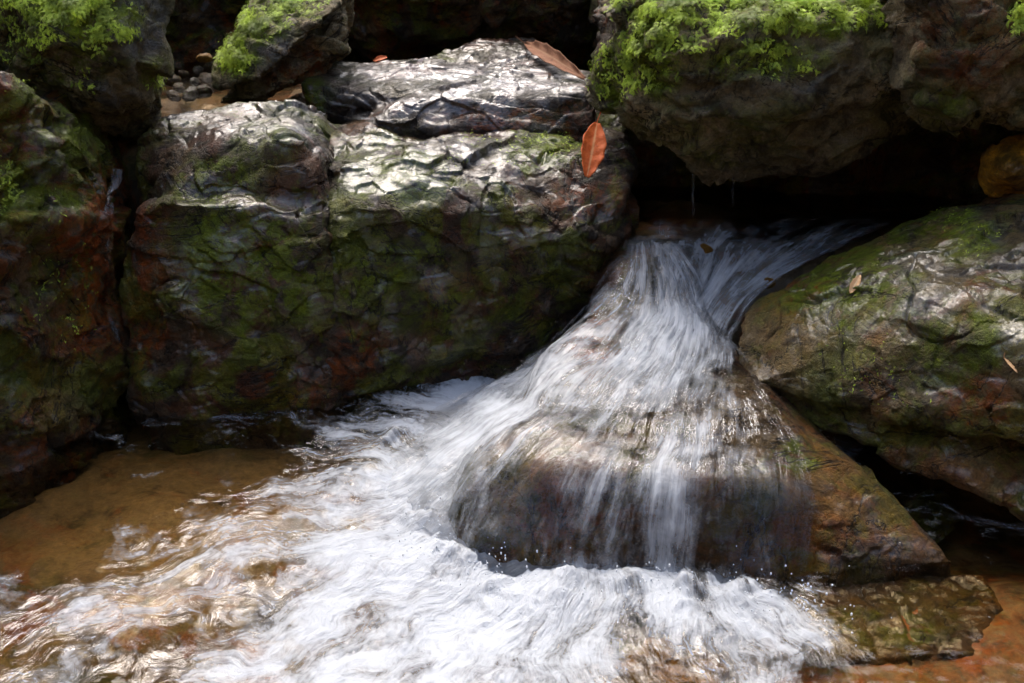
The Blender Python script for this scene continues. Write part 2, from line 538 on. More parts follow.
f = H((-120, -70, 2.75), (0, 66, 2.72), (45, 92, 2.72), (75, 125, 2.78), (128, 140, 2.84), (160, 122, 2.86), (166, 60, 2.84), (172, -70, 2.95), (60, 30, 2.62), (120, 45, 2.64), (140, 95, 2.72), (90, 95, 2.70), (20, -20, 2.7), (120, -40, 2.75))
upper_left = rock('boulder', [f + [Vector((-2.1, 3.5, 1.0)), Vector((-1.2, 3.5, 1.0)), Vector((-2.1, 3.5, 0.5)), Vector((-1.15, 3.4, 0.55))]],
    M_over, 'rounded boulder with thin moss resting above the dark mottled boulder beside the gravel channel', 'boulder', 2, chip=0.014, strata=0.006, sdir=(0.4, 0.2, 1),
    spots=[('moss', 70, 15, 60, 35, 1.0), ('moss', 110, 20, 45, 30, 0.8), ('pale', 140, 25, 40, 45, 1.0), ('pale', 110, 95, 25, 12, 1.0), ('algae', 50, 60, 80, 40, 0.7), ('moss', 150, 75, 20, 14, 0.6), ('ochre', 20, 60, 50, 40, 0.35)])  # pale spot near the top edge paints in brightness on the shaded stone

slab_tilt = rock('mossy_slab', [
    H((207, 80, 3.12), (216, 92, 3.08), (240, 30, 3.2), (262, -5, 3.3), (285, -40, 3.5), (360, -40, 3.5), (345, 0, 3.22), (325, 18, 3.12), (270, 40, 3.1), (262, 78, 3.04)) + H((225, 60, 3.5), (340, -10, 3.6)),
    H((214, 104, 3.18), (236, 94, 3.18), (325, 32, 3.22), (347, 22, 3.26), (342, 48, 3.22), (300, 82, 3.17), (262, 100, 3.14), (350, -10, 3.5)) + H((230, 100, 3.5), (345, 60, 3.5))],
    M_over, 'slanting slab split by a long diagonal crack, green moss along its upper edge', 'slab', 3, voxel=0.011, relax=2, chip=0.008, strata=0.006, sdir=(0.6, 0.2, 1), big=0.012,
    spots=[('moss', 262, 25, 34, 26, 1.0), ('moss', 232, 55, 28, 28, 0.9), ('pale', 275, 55, 40, 30, 0.8), ('moss', 290, 5, 40, 20, 0.9), ('rust', 300, 70, 50, 30, 0.6)])

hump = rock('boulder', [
    H((140, 165, 2.72), (156, 122, 2.84), (205, 110, 2.88), (250, 99, 2.92), (292, 96, 2.94), (316, 112, 2.90), (328, 140, 2.78), (322, 200, 2.56), (165, 198, 2.54), (215, 150, 2.62), (285, 140, 2.62)) + [Vector((-0.95, 3.05, 0.5)), Vector((-0.45, 3.05, 0.5)), Vector((-0.95, 2.7, 0.2)), Vector((-0.45, 2.7, 0.2))],
    H((138, 210, 2.50), (170, 205, 2.46), (250, 202, 2.47), (326, 212, 2.50), (122, 300, 2.46), (128, 350, 2.42), (136, 418, 2.38), (200, 428, 2.34), (322, 398, 2.40), (324, 300, 2.44), (180, 300, 2.40)) + [Vector((-0.95, 2.9, -0.2)), Vector((-0.4, 2.9, -0.2)), Vector((-0.9, 2.9, 0.45)), Vector((-0.4, 2.9, 0.45)), Vector((-0.82, 2.3, -0.2)), Vector((-0.43, 2.36, -0.2))],
    H((150, 300, 2.43), (180, 290, 2.38), (250, 345, 2.36), (300, 380, 2.36), (200, 420, 2.33), (140, 410, 2.37)) + H((200, 330, 2.6), (200, 400, 2.6), (290, 390, 2.6))],
    M_ledge, 'humped wet boulder with dark green algae face between the thin trickle and the ledge', 'boulder', 4, voxel=0.014, relax=1, sub=2, chip=0.007, grit=0.0005, strata=0.004, crack=0.010, mid=0.002, fine=0.0014, sdir=(-0.3, 0.2, 1), spacing=0.07,
    spots=[('algae', 245, 265, 95, 80, 1.0), ('algae', 215, 185, 60, 40, 0.8), ('pale', 270, 115, 60, 26, 0.8), ('rust', 145, 290, 22, 120, 0.6), ('ochre', 165, 150, 30, 40, 0.4), ('moss', 265, 145, 40, 40, 0.35), ('film', 280, 115, 70, 40, 0.6), ('film', 260, 206, 110, 12, 0.6), ('rust', 290, 390, 50, 30, 0.4)])  # pale spot on the crown paints in its sky sheen

f1 = H((328, 216, 2.52), (420, 226, 2.56), (480, 214, 2.60), (560, 208, 2.63), (628, 200, 2.68), (330, 128, 2.96), (592, 131, 3.0), (632, 150, 2.85), (400, 165, 2.72), (480, 160, 2.76), (560, 168, 2.76))
f2 = H((318, 398, 2.42), (400, 392, 2.50), (480, 372, 2.54), (560, 338, 2.60), (628, 262, 2.70))
ledge = rock('rock_ledge', [
    f1 + f2 + below(f2, -0.2) + [Vector((-0.45, 3.4, 0.5)), Vector((0.35, 3.4, 0.5)), Vector((-0.45, 3.4, -0.2)), Vector((0.36, 3.4, -0.2))],
    H((326, 300, 2.44), (336, 240, 2.47), (350, 225, 2.50), (352, 380, 2.42), (330, 395, 2.40), (370, 300, 2.5)) + H((340, 300, 2.7)),
    H((392, 350, 2.50), (430, 345, 2.50), (440, 360, 2.52), (420, 385, 2.50), (385, 385, 2.48)) + H((410, 360, 2.7)),
    H((480, 210, 2.60), (500, 250, 2.57), (560, 240, 2.58), (620, 215, 2.66), (600, 290, 2.62), (520, 330, 2.58), (470, 280, 2.58)) + H((540, 260, 2.8)),
    H((340, 165, 2.70), (420, 180, 2.62), (470, 190, 2.62), (420, 215, 2.57), (345, 205, 2.55)) + H((400, 190, 2.9))],
    M_ledge, 'broad rock ledge of wet brown stone with dark blocky face behind the white water', 'ledge', 5, voxel=0.015, relax=1, sub=2, chip=0.008, strata=0.005, mid=0.003, grit=0.0005, sdir=(0.12, 0.1, 1), spacing=0.07, big=0.026, crack=0.014, fine=0.0014,
    spots=[('algae', 540, 150, 60, 30, 1.0), ('algae', 400, 170, 70, 40, 0.6), ('pale', 470, 150, 50, 30, 0.4), ('film', 420, 165, 130, 40, 0.8), ('film', 600, 215, 40, 20, 0.8), ('film', 410, 355, 50, 12, 0.5), ('algae', 400, 290, 90, 60, 0.45), ('rust', 350, 360, 40, 40, 0.4), ('rust', 590, 200, 50, 30, 0.5), ('film', 300, 350, 40, 12, 0.8), ('film', 430, 285, 30, 14, 0.9), ('film', 530, 235, 50, 10, 0.8), ('moss', 565, 142, 40, 18, 0.5)])

top_slab = rock('layered_slab', [
    H((302, 84, 3.16), (316, 62, 3.45), (430, 60, 3.5), (470, 64, 3.4), (450, 92, 3.10), (400, 99, 3.08), (310, 106, 3.12)) + below(H((310, 80, 3.16), (440, 80, 3.1), (440, 60, 3.5), (316, 60, 3.45)), 0.5),
    H((352, 127, 2.94), (420, 102, 3.00), (500, 91, 3.03), (586, 92, 3.02), (594, 128, 2.96), (420, 133, 2.93), (592, 72, 3.35), (545, 58, 3.5), (420, 64, 3.45)) + below(H((360, 120, 2.94), (590, 120, 2.96), (590, 70, 3.35), (420, 64, 3.45)), 0.48)],
    M_slab, 'flat layered slab with glistening wet top lying across the rock ledge', 'slab', 6, voxel=0.012, relax=1, sub=2, grit=0.0004, chip=0.005, strata=0.003, sdir=(0.1, -0.15, 1), spacing=0.03, big=0.006, mid=0.002, fine=0.0012, crack=0,
    spots=[('film', 450, 90, 160, 40, 1.0), ('pale', 470, 88, 110, 22, 0.35), ('rust', 520, 118, 80, 14, 0.6), ('algae', 310, 90, 20, 30, 0.7)])
upper_stone = rock('flat_stone', [H((415, 64, 3.48), (440, 52, 3.6), (475, 40, 3.72), (535, 37, 3.82), (548, 52, 3.6), (535, 66, 3.46), (470, 68, 3.44)) + below(H((420, 60, 3.5), (545, 60, 3.5), (540, 40, 3.8), (450, 45, 3.7)), 0.5)],
    M_slab, 'smaller flat stone with shiny top behind the layered slab', 'stone', 7, voxel=0.009, relax=3, chip=0.004, strata=0.005, spacing=0.03, big=0.008, mid=0.004,
    spots=[('film', 490, 50, 70, 20, 1.0), ('algae', 430, 58, 30, 12, 0.8)])

f = H((612, 15, 2.85), (614, 60, 2.80), (618, 112, 2.80), (642, 146, 2.78), (700, 173, 2.78), (760, 177, 2.76), (850, 150, 2.74), (925, 112, 2.72), (985, 45, 2.72), (680, 110, 2.58), (760, 120, 2.55), (830, 90, 2.58), (660, 45, 2.62), (720, 35, 2.58), (800, 20, 2.60), (640, -20, 2.80), (720, -40, 2.78), (840, -40, 2.80))
overhang = rock('boulder', [f + [Vector((0.45, 3.5, 1.0)), Vector((1.4, 3.5, 1.0)), Vector((0.42, 3.4, 0.56)), Vector((1.4, 3.4, 0.56))],
    H((600, 50, 2.86), (625, 30, 2.84), (640, 60, 2.80), (632, 110, 2.80), (598, 108, 2.86), (590, 85, 2.9)) + H((620, 70, 3.2), (620, 100, 3.2))],
    M_over, 'big overhanging boulder with bright green moss above the dark cave', 'boulder', 8, chip=0.014, strata=0.010, sdir=(-0.35, -0.3, 1), spacing=0.06, big=0.03, crack=0.014,
    spots=[('moss', 650, 55, 45, 45, 1.0), ('moss', 690, 10, 90, 24, 1.0), ('moss', 760, 60, 90, 22, 0.7), ('moss', 800, 15, 80, 30, 1.0), ('pale', 770, 70, 70, 30, 0.35), ('moss', 610, 85, 22, 30, 0.8), ('algae', 720, 130, 90, 40, 0.3)])

f = H((885, -40, 2.55), (905, 60, 2.58), (922, 100, 2.55), (935, 118, 2.55), (985, 126, 2.55), (1040, 110, 2.5), (1200, 60, 2.4), (1200, -60, 2.4), (960, 60, 2.45), (1010, 40, 2.42), (940, -20, 2.48))
upper_right = rock('boulder', [f + [Vector((1.0, 3.3, 1.05)), Vector((2.2, 3.0, 1.05)), Vector((1.05, 3.2, 0.65)), Vector((2.2, 3.0, 0.6))],
    H((925, 50, 2.46), (950, 48, 2.46), (955, 75, 2.45), (938, 88, 2.47), (925, 72, 2.48)) + H((940, 60, 2.6), (945, 75, 2.6)),
    H((918, 98, 2.50), (940, 92, 2.46), (972, 108, 2.46), (965, 128, 2.48), (930, 120, 2.50)) + H((945, 110, 2.7))],
    M_over, 'brown knobbly boulder hanging over the small ochre stone', 'boulder', 9, chip=0.020, strata=0.006, big=0.03,
    spots=[('rust', 970, 40, 80, 60, 0.4), ('moss', 1022, 18, 8, 26, 1.0), ('algae', 945, 100, 40, 30, 0.6)])

ochre_stone = rock('stone', [H((978, 178, 2.56), (985, 155, 2.56), (1005, 138, 2.56), (1040, 132, 2.56), (1060, 170, 2.56), (1030, 196, 2.52), (984, 196, 2.54), (1010, 165, 2.46)) + H((1010, 150, 2.8), (1010, 190, 2.8))],
    M_ochre, 'small ochre stone wedged between the knobbly boulder and the olive boulder', 'stone', 10, voxel=0.009, chip=0.006, big=0.008, mid=0.004, strata=0)

r1 = H((728, 350, 2.30), (738, 318, 2.38), (790, 285, 2.48), (850, 250, 2.56), (900, 222, 2.60), (960, 204, 2.60), (1024, 187, 2.60), (1220, 140, 2.5),
       (735, 385, 2.20), (775, 382, 2.14), (830, 342, 2.14), (925, 345, 2.06), (985, 375, 1.98), (1024, 412, 1.90), (1200, 500, 1.7), (880, 268, 2.25), (945, 285, 2.12), (1000, 320, 1.98), (1030, 345, 1.92))
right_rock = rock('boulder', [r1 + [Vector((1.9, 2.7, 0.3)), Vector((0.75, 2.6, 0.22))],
    H((745, 372, 2.26), (764, 398, 2.20), (800, 350, 2.26), (925, 345, 2.22), (1024, 430, 2.00), (1200, 520, 1.82), (1200, 610, 1.66), (1024, 512, 1.82), (940, 468, 1.93), (860, 430, 2.05)) + [Vector((1.9, 2.5, 0.35)), Vector((0.9, 2.45, 0.3))]],
    M_right, 'large olive and ochre boulder with shiny ridge beside the white fan of water', 'boulder', 11, voxel=0.016, relax=4, sub=2, chip=0.007, strata=0.002, mid=0.002, fine=0.0014, grit=0.0005, sdir=(0.5, 0.3, 1), spacing=0.06, big=0.018, crack=0.012,
    spots=[('algae', 850, 285, 90, 50, 1.0), ('algae', 930, 225, 80, 22, 0.9), ('rust', 800, 305, 50, 40, 0.7), ('ochre', 775, 350, 60, 60, 0.9), ('ochre', 840, 320, 60, 30, 0.6), ('pale', 915, 275, 40, 35, 0.6), ('film', 915, 275, 60, 55, 1.0), ('moss', 975, 240, 35, 30, 0.6), ('pale', 985, 240, 30, 30, 0.7), ('film', 1010, 360, 30, 50, 0.7), ('rust', 980, 400, 60, 30, 0.6), ('algae', 960, 350, 50, 50, 0.5)])  # pale spot at the ridge film paints in the sheen there

f = H((590, 318, 2.50), (690, 305, 2.52), (520, 402, 2.20), (462, 468, 1.97), (444, 512, 1.87), (470, 556, 1.78), (540, 577, 1.735), (640, 588, 1.715), (740, 590, 1.70),
      (510, 455, 1.93), (590, 468, 1.84), (660, 474, 1.82), (740, 478, 1.83), (745, 388, 2.14), (800, 428, 2.03), (870, 488, 1.92), (940, 545, 1.80), (962, 562, 1.755), (850, 508, 1.83), (790, 488, 1.85), (880, 560, 1.755), (600, 400, 2.12), (690, 390, 2.13))
mound = rock('boulder', [f + below(f[3:9] + f[16:18], -0.15) + [Vector((0.1, 2.7, -0.1)), Vector((0.5, 2.7, -0.1)), Vector((0.75, 2.2, -0.1))],
     H((590, 318, 2.50), (612, 262, 2.62), (660, 245, 2.66), (700, 260, 2.66), (720, 300, 2.56), (690, 330, 2.45), (620, 330, 2.45)) + [Vector((0.2, 2.85, 0.0)), Vector((0.55, 2.85, 0.0)), Vector((0.2, 2.85, 0.28)), Vector((0.55, 2.85, 0.28))]],
    M_mound, 'low brown boulder standing in the pool under the fan of white water', 'boulder', 12, voxel=0.011, relax=34, chip=0.004, strata=0.002, big=0.014, mid=0.002, fine=0.002, crack=0.004,
    spots=[('ochre', 740, 430, 60, 40, 1.0), ('algae', 790, 460, 40, 25, 0.9), ('ochre', 800, 480, 50, 16, 0.4), ('rust', 590, 340, 30, 40, 0.8), ('rust', 560, 520, 90, 50, 0.6), ('rust', 800, 540, 70, 30, 0.3), ('film', 740, 470, 70, 12, 0.8), ('film', 800, 440, 50, 20, 0.5), ('film', 920, 548, 40, 10, 0.8), ('algae', 640, 470, 40, 40, 0.5), ('ochre', 730, 400, 50, 30, 0.8)])

f = H((780, 585, 1.71), (870, 561, 1.77), (985, 566, 1.76), (1004, 600, 1.66), (975, 655, 1.53), (830, 668, 1.51), (792, 630, 1.6))
f = [Vector((p.x, p.y, -0.020)) for p in f]
low_slab = rock('flat_stone', [f + below(f, -0.2)], M_mound, 'flat reddish brown stone with green patches under shallow clear water beside the foam', 'stone', 13, voxel=0.010, relax=8, chip=0.004, strata=0.002, big=0.010, mid=0.002,
    spots=[('algae', 880, 630, 70, 26, 1.0), ('ochre', 860, 640, 50, 30, 0.9), ('ochre', 900, 600, 70, 14, 0.5), ('film', 880, 610, 150, 60, 0.6)])

f = H((600, 640, 1.57), (680, 630, 1.59), (735, 660, 1.53), (700, 720, 1.42), (610, 720, 1.42))
f = [Vector((p.x, p.y, -0.030)) for p in f]
rock('flat_stone', [f + below(f, -0.25)], M_ochre, 'orange and green stone showing through thin foam near the low brown boulder', 'stone', 14, voxel=0.012, relax=5, chip=0.01, big=0.012,
    spots=[('ochre', 650, 670, 70, 40, 1.0), ('algae', 600, 640, 60, 30, 0.9)])

# rocks that close the hollows behind
back_rock = rock('boulder', [[at(330, 40, 4.1), at(640, 60, 4.0), Vector((-0.9, 4.0, 0.86)), Vector((0.6, 3.9, 0.9)), Vector((-0.9, 4.9, 1.0)), Vector((0.8, 4.9, 1.0)), Vector((-0.9, 4.2, 0.4)), Vector((0.7, 4.1, 0.4)), Vector((-0.2, 3.75, 0.84))]],
    M_dark, 'dark boulder in the shade behind the ledge and the flat stones', 'boulder', 15, voxel=0.025, chip=0.02, big=0.04)
hollow_rock = rock('boulder', [[Vector((-1.7, 3.75, 0.4)), Vector((-0.7, 4.0, 0.4)), Vector((-1.7, 3.6, 0.88)), Vector((-0.75, 3.85, 0.88)), Vector((-1.7, 4.6, 0.95)), Vector((-0.8, 4.6, 0.95)), Vector((-1.7, 4.6, 0.4)), Vector((-0.8, 4.6, 0.4))]],
    M_dark, 'dark boulder closing the far end of the narrow gravel channel', 'boulder', 16, voxel=0.025, chip=0.02, big=0.04)
cave_rock = rock('cave_wall', [[Vector((0.3, 3.35, 0.1)), Vector((1.9, 3.1, 0.1)), Vector((0.3, 3.3, 0.9)), Vector((1.9, 3.05, 0.8)), Vector((0.3, 3.9, 0.1)), Vector((1.9, 3.9, 0.1)), Vector((0.3, 3.9, 0.9)), Vector((1.9, 3.9, 0.9))]],
    M_dark, 'black back wall of the cave beneath the overhanging boulder', 'boulder', 17, voxel=0.025, chip=0.02, big=0.04)
gap_stone = rock('stone', [H((905, 505, 2.02), (925, 488, 2.05), (950, 495, 2.05), (960, 530, 1.98), (935, 548, 1.94), (908, 535, 1.97)) + H((930, 520, 2.2), (930, 500, 2.2))],
    M_right, 'small stone half lost in the dark gap under the olive boulder', 'stone', 18, voxel=0.009, chip=0.006, big=0.008, mid=0.004, spots=[('algae', 930, 515, 40, 40, 0.7)])

# ------------------------------------------------------------------ water
def shepard(X, pts, vals, p=3.0):
    num = 0; den = 0
    for q, v in zip(pts, vals):
        w = 1/((X[:, 0]-q[0])**2 + (X[:, 1]-q[1])**2 + 1e-4)**(p/2)
        num = num + w*v; den = den + w
    return num/den

W_pool = water_mix('pool_water', (0.82, 0.73, 0.56), streak=(7, 36), streaks2=(22, 120), sharp=0.25, bumps=(16, 50), iso=(34,), mixw=(0.40, 0.22, 0.38), cover=0.99, clump=(5, 12, 1.5))
W_fall = water_mix('falling_water', (0.975, 0.965, 0.95), streak=(4.5, 44), streaks2=(11, 190), sharp=0.34, cover=1.0, mixw=(0.50, 0.26, 0.24), iso=(22,), clump=(5, 12, 1.5), calm=0.4, bumps=(5, 60))
W_calm = water_mix('clear_water', (0.80, 0.70, 0.58), streak=(6, 30), sharp=0.2)

xs = np.arange(-1.75, 1.25, 0.006); ys = np.arange(0.95, 2.75, 0.006)
X, Y = np.meshgrid(xs, ys, indexing='ij')
Q = np.stack([X.ravel(), Y.ravel(), 0*X.ravel()], 1)
dens = [(350, 560, .95), (420, 600, 1), (450, 500, 1), (400, 480, 1), (330, 620, .85), (430, 555, 1.05), (550, 610, 1), (480, 660, .95), (380, 670, .8), (250, 640, .68), (650, 605, 1), (470, 405, 1), (520, 590, 1.1),
        (420, 430, .85), (250, 560, .66), (170, 640, .58), (700, 605, .9), (740, 620, .75), (80, 672, .5), (300, 520, .66), (350, 440, .6),
        (270, 510, .5), (190, 560, .5), (100, 600, .46), (50, 640, .42), (780, 605, .7), (805, 640, .65), (600, 655, .55), (320, 460, .5), (760, 670, .6),
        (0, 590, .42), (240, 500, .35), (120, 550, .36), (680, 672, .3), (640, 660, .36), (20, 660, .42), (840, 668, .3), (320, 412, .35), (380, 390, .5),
        (175, 428, .35), (235, 416, .45), (292, 404, .5), (60, 500, 0), (150, 480, .12), (210, 470, .2), (280, 440, .18), (180, 430, .08), (0, 545, .1), (60, 545, .12), (900, 640, 0), (860, 600, 0), (1000, 650, 0), (900, 690, 0), (30, 520, 0), (250, 470, .18), (-200, 600, .3), (-200, 500, 0), (300, 800, .6), (800, 800, .3)]  # first three points paint the shiny waterline below the ledge as foam
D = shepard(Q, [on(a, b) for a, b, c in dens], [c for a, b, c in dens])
cx, cy = 0.22, 2.05
dx, dy = Q[:, 0]-cx, Q[:, 1]-cy
warp = 0.05*fbm(Q*7, 3)
rr = np.hypot(dx, dy*1.1) + warp
th = np.arctan2(dy, dx)
th = np.where(th > math.pi/2, th-2*math.pi, th) + 0.22*fbm(Q*4.2+7, 3)
flow = np.stack([rr*1.0, th*0.62, 0*rr], 1)
turb = smooth(0.1, 0.9, D)
F3 = np.stack([rr*17, th*22, 0*rr], 1)
Z = turb*(0.006*ridged(F3*0.9, 4) + 0.004*fbm(F3*2.4+3, 3)*2 + 0.03*fbm(Q*6, 2)) + 0.0025*fbm(Q*22+4, 2)
foot = [on(a, b) for a, b in ((425, 525), (450, 560), (500, 578), (560, 585), (620, 590), (680, 590), (730, 590), (440, 470), (400, 445))]
near_foot = np.min([np.hypot(Q[:, 0]-p.x, Q[:, 1]-p.y) for p in foot], axis=0)
Z += np.exp(-(near_foot/0.06)**2)*(0.012 + 0.05*np.clip(fbm(Q*16+2, 3), -0.2, 1))
Z += 0.006
P = Q.copy(); P[:, 2] = Z
me = grid_mesh('pool_water', P.reshape(len(xs), len(ys), 3))
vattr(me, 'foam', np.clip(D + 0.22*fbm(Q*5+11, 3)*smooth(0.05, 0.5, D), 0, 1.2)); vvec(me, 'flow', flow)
pool = tag(link('pool_water', me, W_pool), 'churning white and brown water of the pool below the rocks', 'water', kind='structure')

def catmull(a, n):
    a = np.asarray(a, float)
    m = len(a)
    t = np.linspace(0, m-1, n)
    i = np.clip(np.floor(t).astype(int), 0, m-2)
    f = (t-i)[:, None]
    g = lambda k: a[np.clip(k, 0, m-1)]
    p0, p1, p2, p3 = g(i-1), g(i), g(i+1), g(i+2)
    return 0.5*(2*p1 + (p2-p0)*f + (2*p0-5*p1+4*p2-p3)*f*f + (3*p1-p0-3*p2+p3)*f**3)

def smooth_copy(o, relax=25):
    me = bpy.data.meshes.new('tmp'); me.from_pydata([tuple(p) for p in world_co(o)], [], [tuple(p.vertices) for p in o.data.polygons])
    t = bpy.data.objects.new('tmp', me); COL.objects.link(t)
    m = t.modifiers.new('a', 'REMESH'); m.mode = 'VOXEL'; m.voxel_size = 0.018
    m = t.modifiers.new('b', 'SMOOTH'); m.factor = 0.5; m.iterations = relax
    out = bpy.data.meshes.new_from_object(t.evaluated_get(bpy.context.evaluated_depsgraph_get()))
    tr = BVHTree.FromPolygons([tuple(p) for p in co(out)], [tuple(p.vertices) for p in out.polygons])
    bpy.data.objects.remove(t); bpy.data.meshes.remove(me); bpy.data.meshes.remove(out)
    return tr
BV_fall = smooth_copy(mound)
BV = bvh_of([mound, right_rock, ledge, hump, left_bank])
def sheet(name, lines, mat, nu, nv, clear=0.008, amp=0.008, seed=0.0, parent=None, fscale=1.0, tree=None, thin=1.0):
    """water running along flow lines given as (px, py, depth, foam)"""
    L = []
    for ln in lines:
        pts = [(*at(p[0], p[1], p[2]), p[3]) for p in ln]
        L.append(catmull(pts, nu))
    L = np.array(L)                                   # lines, nu, 4
    G = np.array([catmull(L[:, k], nv) for k in range(nu)])   # nu, nv, 4
    P = G[..., :3].reshape(-1, 3); foam = np.clip(G[..., 3].reshape(-1), 0, 1.3)
    du = np.cumsum(np.concatenate([[0], np.linalg.norm(np.diff(G[:, nv//2, :3], axis=0), axis=1)]))
    span = np.linalg.norm(G[:, -1, :3]-G[:, 0, :3], axis=1).mean()
    V = np.linspace(0, span, nv)
    flow = np.stack([np.repeat(du, nv), np.tile(V, nu), np.full(nu*nv, seed)], 1)
    flow[:, 1] += 0.02*fbm(P*5+seed, 2)
    if clear is not None:
        for rnd in range(3):                          # lift the sheet off the stone, then let it settle
            for i in range(len(P)):
                q, n, _, dist = (tree or BV).find_nearest(Vector(P[i]), 0.15)
                if q is None: continue
                if (Vector(P[i])-q).dot(n) < clear:
                    P[i] = q + n*clear
            if rnd == 2: break
            G3 = P.reshape(nu, nv, 3).copy()
            for _ in range(6):
                G3[1:-1] = 0.25*G3[:-2] + 0.5*G3[1:-1] + 0.25*G3[2:]
                G3[:, 1:-1] = 0.25*G3[:, :-2] + 0.5*G3[:, 1:-1] + 0.25*G3[:, 2:]
            P = G3.reshape(-1, 3)
        G3 = P.reshape(nu, nv, 3)
        for _ in range(2):
            G3[1:-1] = 0.25*G3[:-2] + 0.5*G3[1:-1] + 0.25*G3[2:]
            G3[:, 1:-1] = 0.25*G3[:, :-2] + 0.5*G3[:, 1:-1] + 0.25*G3[:, 2:]
        P = G3.reshape(-1, 3)
    me = grid_mesh(name, P.reshape(nu, nv, 3))
    N = normals(me)
    if N[:, 2].mean() < 0: N = -N
    F = np.stack([flow[:, 0]*6*fscale, flow[:, 1]*45*fscale, np.full(len(P), seed*5)], 1)
    d = amp*(fbm(F, 4)*2.2 + 0.6*ridged(F*0.5+8, 2))*np.clip(foam+0.15, 0, 1)
    d += 0.012*fbm(np.stack([flow[:, 0]*9, flow[:, 1]*16, np.full(len(P), seed)], 1), 3)*np.clip(foam, 0.2, 1)
    set_co(me, P + N*d[:, None])
    edge = np.tile(smooth(0, 0.06, np.linspace(0, 1, nv))*smooth(1, 0.94, np.linspace(0, 1, nv)), nu)
    ends = np.repeat(smooth(-0.01, 0.05, np.linspace(0, 1, nu)), nv)
    vattr(me, 'foam', foam*thin*(0.35+0.65*edge)*ends); vvec(me, 'flow', flow)
    return link(name, me, mat, parent)

fan = [
 [(626, 240, 2.64, .4), (603, 285, 2.60, .55), (560, 330, 2.54, .55), (505, 371, 2.46, .8), (450, 402, 2.38, .9), (400, 427, 2.31, .7), (350, 445, 2.22, .35)],
 [(631, 238, 2.64, .5), (620, 285, 2.57, .6), (590, 330, 2.48, .5), (540, 378, 2.34, .85), (480, 420, 2.18, 1.05), (425, 457, 2.10, 1.0), (375, 487, 2.04, .7)],
 [(638, 236, 2.64, .5), (636, 285, 2.54, .75), (618, 335, 2.42, .7), (572, 387, 2.24, .95), (513, 432, 2.06, 1.0), (462, 477, 1.95, .85), (422, 525, 1.88, .8)],
 [(645, 236, 2.64, .75), (652, 290, 2.52, .95), (642, 340, 2.38, 1.0), (602, 397, 2.16, .9), (548, 448, 1.96, .62), (493, 502, 1.84, .45), (466, 560, 1.76, .6)],
 [(651, 237, 2.64, .8), (668, 292, 2.52, .9), (666, 345, 2.35, 1.15), (637, 402, 2.13, .95), (596, 452, 1.93, .65), (552, 512, 1.80, .55), (530, 582, 1.73, .8)],
 [(657, 238, 2.65, .7), (681, 296, 2.52, .8), (688, 345, 2.34, 1.2), (668, 406, 2.11, .9), (640, 457, 1.90, .66), (612, 516, 1.79, .60), (602, 592, 1.715, .8)],
 [(664, 240, 2.67, .6), (694, 300, 2.52, .7), (708, 345, 2.33, 1.0), (697, 402, 2.11, .75), (684, 457, 1.90, .74), (668, 520, 1.79, .72), (664, 597, 1.705, .85)],
 [(671, 242, 2.68, .5), (705, 304, 2.52, .65), (726, 350, 2.31, .75), (730, 398, 2.11, .52), (730, 452, 1.92, .58), (726, 512, 1.80, .58), (726, 600, 1.70, .6)],
 [(676, 244, 2.69, .4), (712, 308, 2.52, .5), (740, 353, 2.30, .45), (762, 400, 2.11, .14), (785, 440, 2.00, .14), (800, 492, 1.87, .14), (795, 575, 1.74, .1)],
]
cascade = sheet('cascade_water', fan, W_fall, 240, 280, clear=0.018, amp=0.004, seed=1.0, tree=BV_fall, thin=0.78)
tag(cascade, 'white fan of rushing water spilling over the low brown boulder', 'waterfall', kind='structure')
stream = [
 [(655, 212, 2.98, .12), (640, 230, 2.72, .4), (648, 246, 2.66, .6), (655, 275, 2.58, .7), (655, 320, 2.44, .8), (620, 370, 2.27, .8), (565, 425, 2.08, .6)],
 [(720, 208, 3.06, .12), (700, 224, 2.86, .36), (692, 250, 2.72, .6), (680, 285, 2.58, .65), (670, 325, 2.42, .8), (645, 370, 2.26, .8), (605, 430, 2.04, .5)],
 [(790, 207, 3.08, .12), (765, 222, 2.90, .36), (738, 250, 2.74, .65), (712, 288, 2.58, .7), (692, 328, 2.42, .75), (672, 372, 2.25, .7), (645, 430, 2.02, .45)],
 [(860, 207, 3.08, .12), (830, 222, 2.92, .34), (785, 250, 2.76, .6), (742, 288, 2.59, .65), (712, 328, 2.42, .6), (698, 370, 2.25, .55), (680, 425, 2.03, .35)],
 [(935, 208, 3.08, .1), (895, 222, 2.92, .3), (845, 246, 2.78, .55), (785, 276, 2.62, .6), (742, 322, 2.44, .5), (728, 368, 2.25, .45), (728, 400, 2.12, .3)],
]
upper = sheet('stream_water', stream, W_fall, 150, 170, clear=0.014, amp=0.004, seed=4.0, tree=BV_fall, thin=1.12)
tag(upper, 'dark streaky stream sliding out of the cave towards the white fan', 'water', kind='structure')

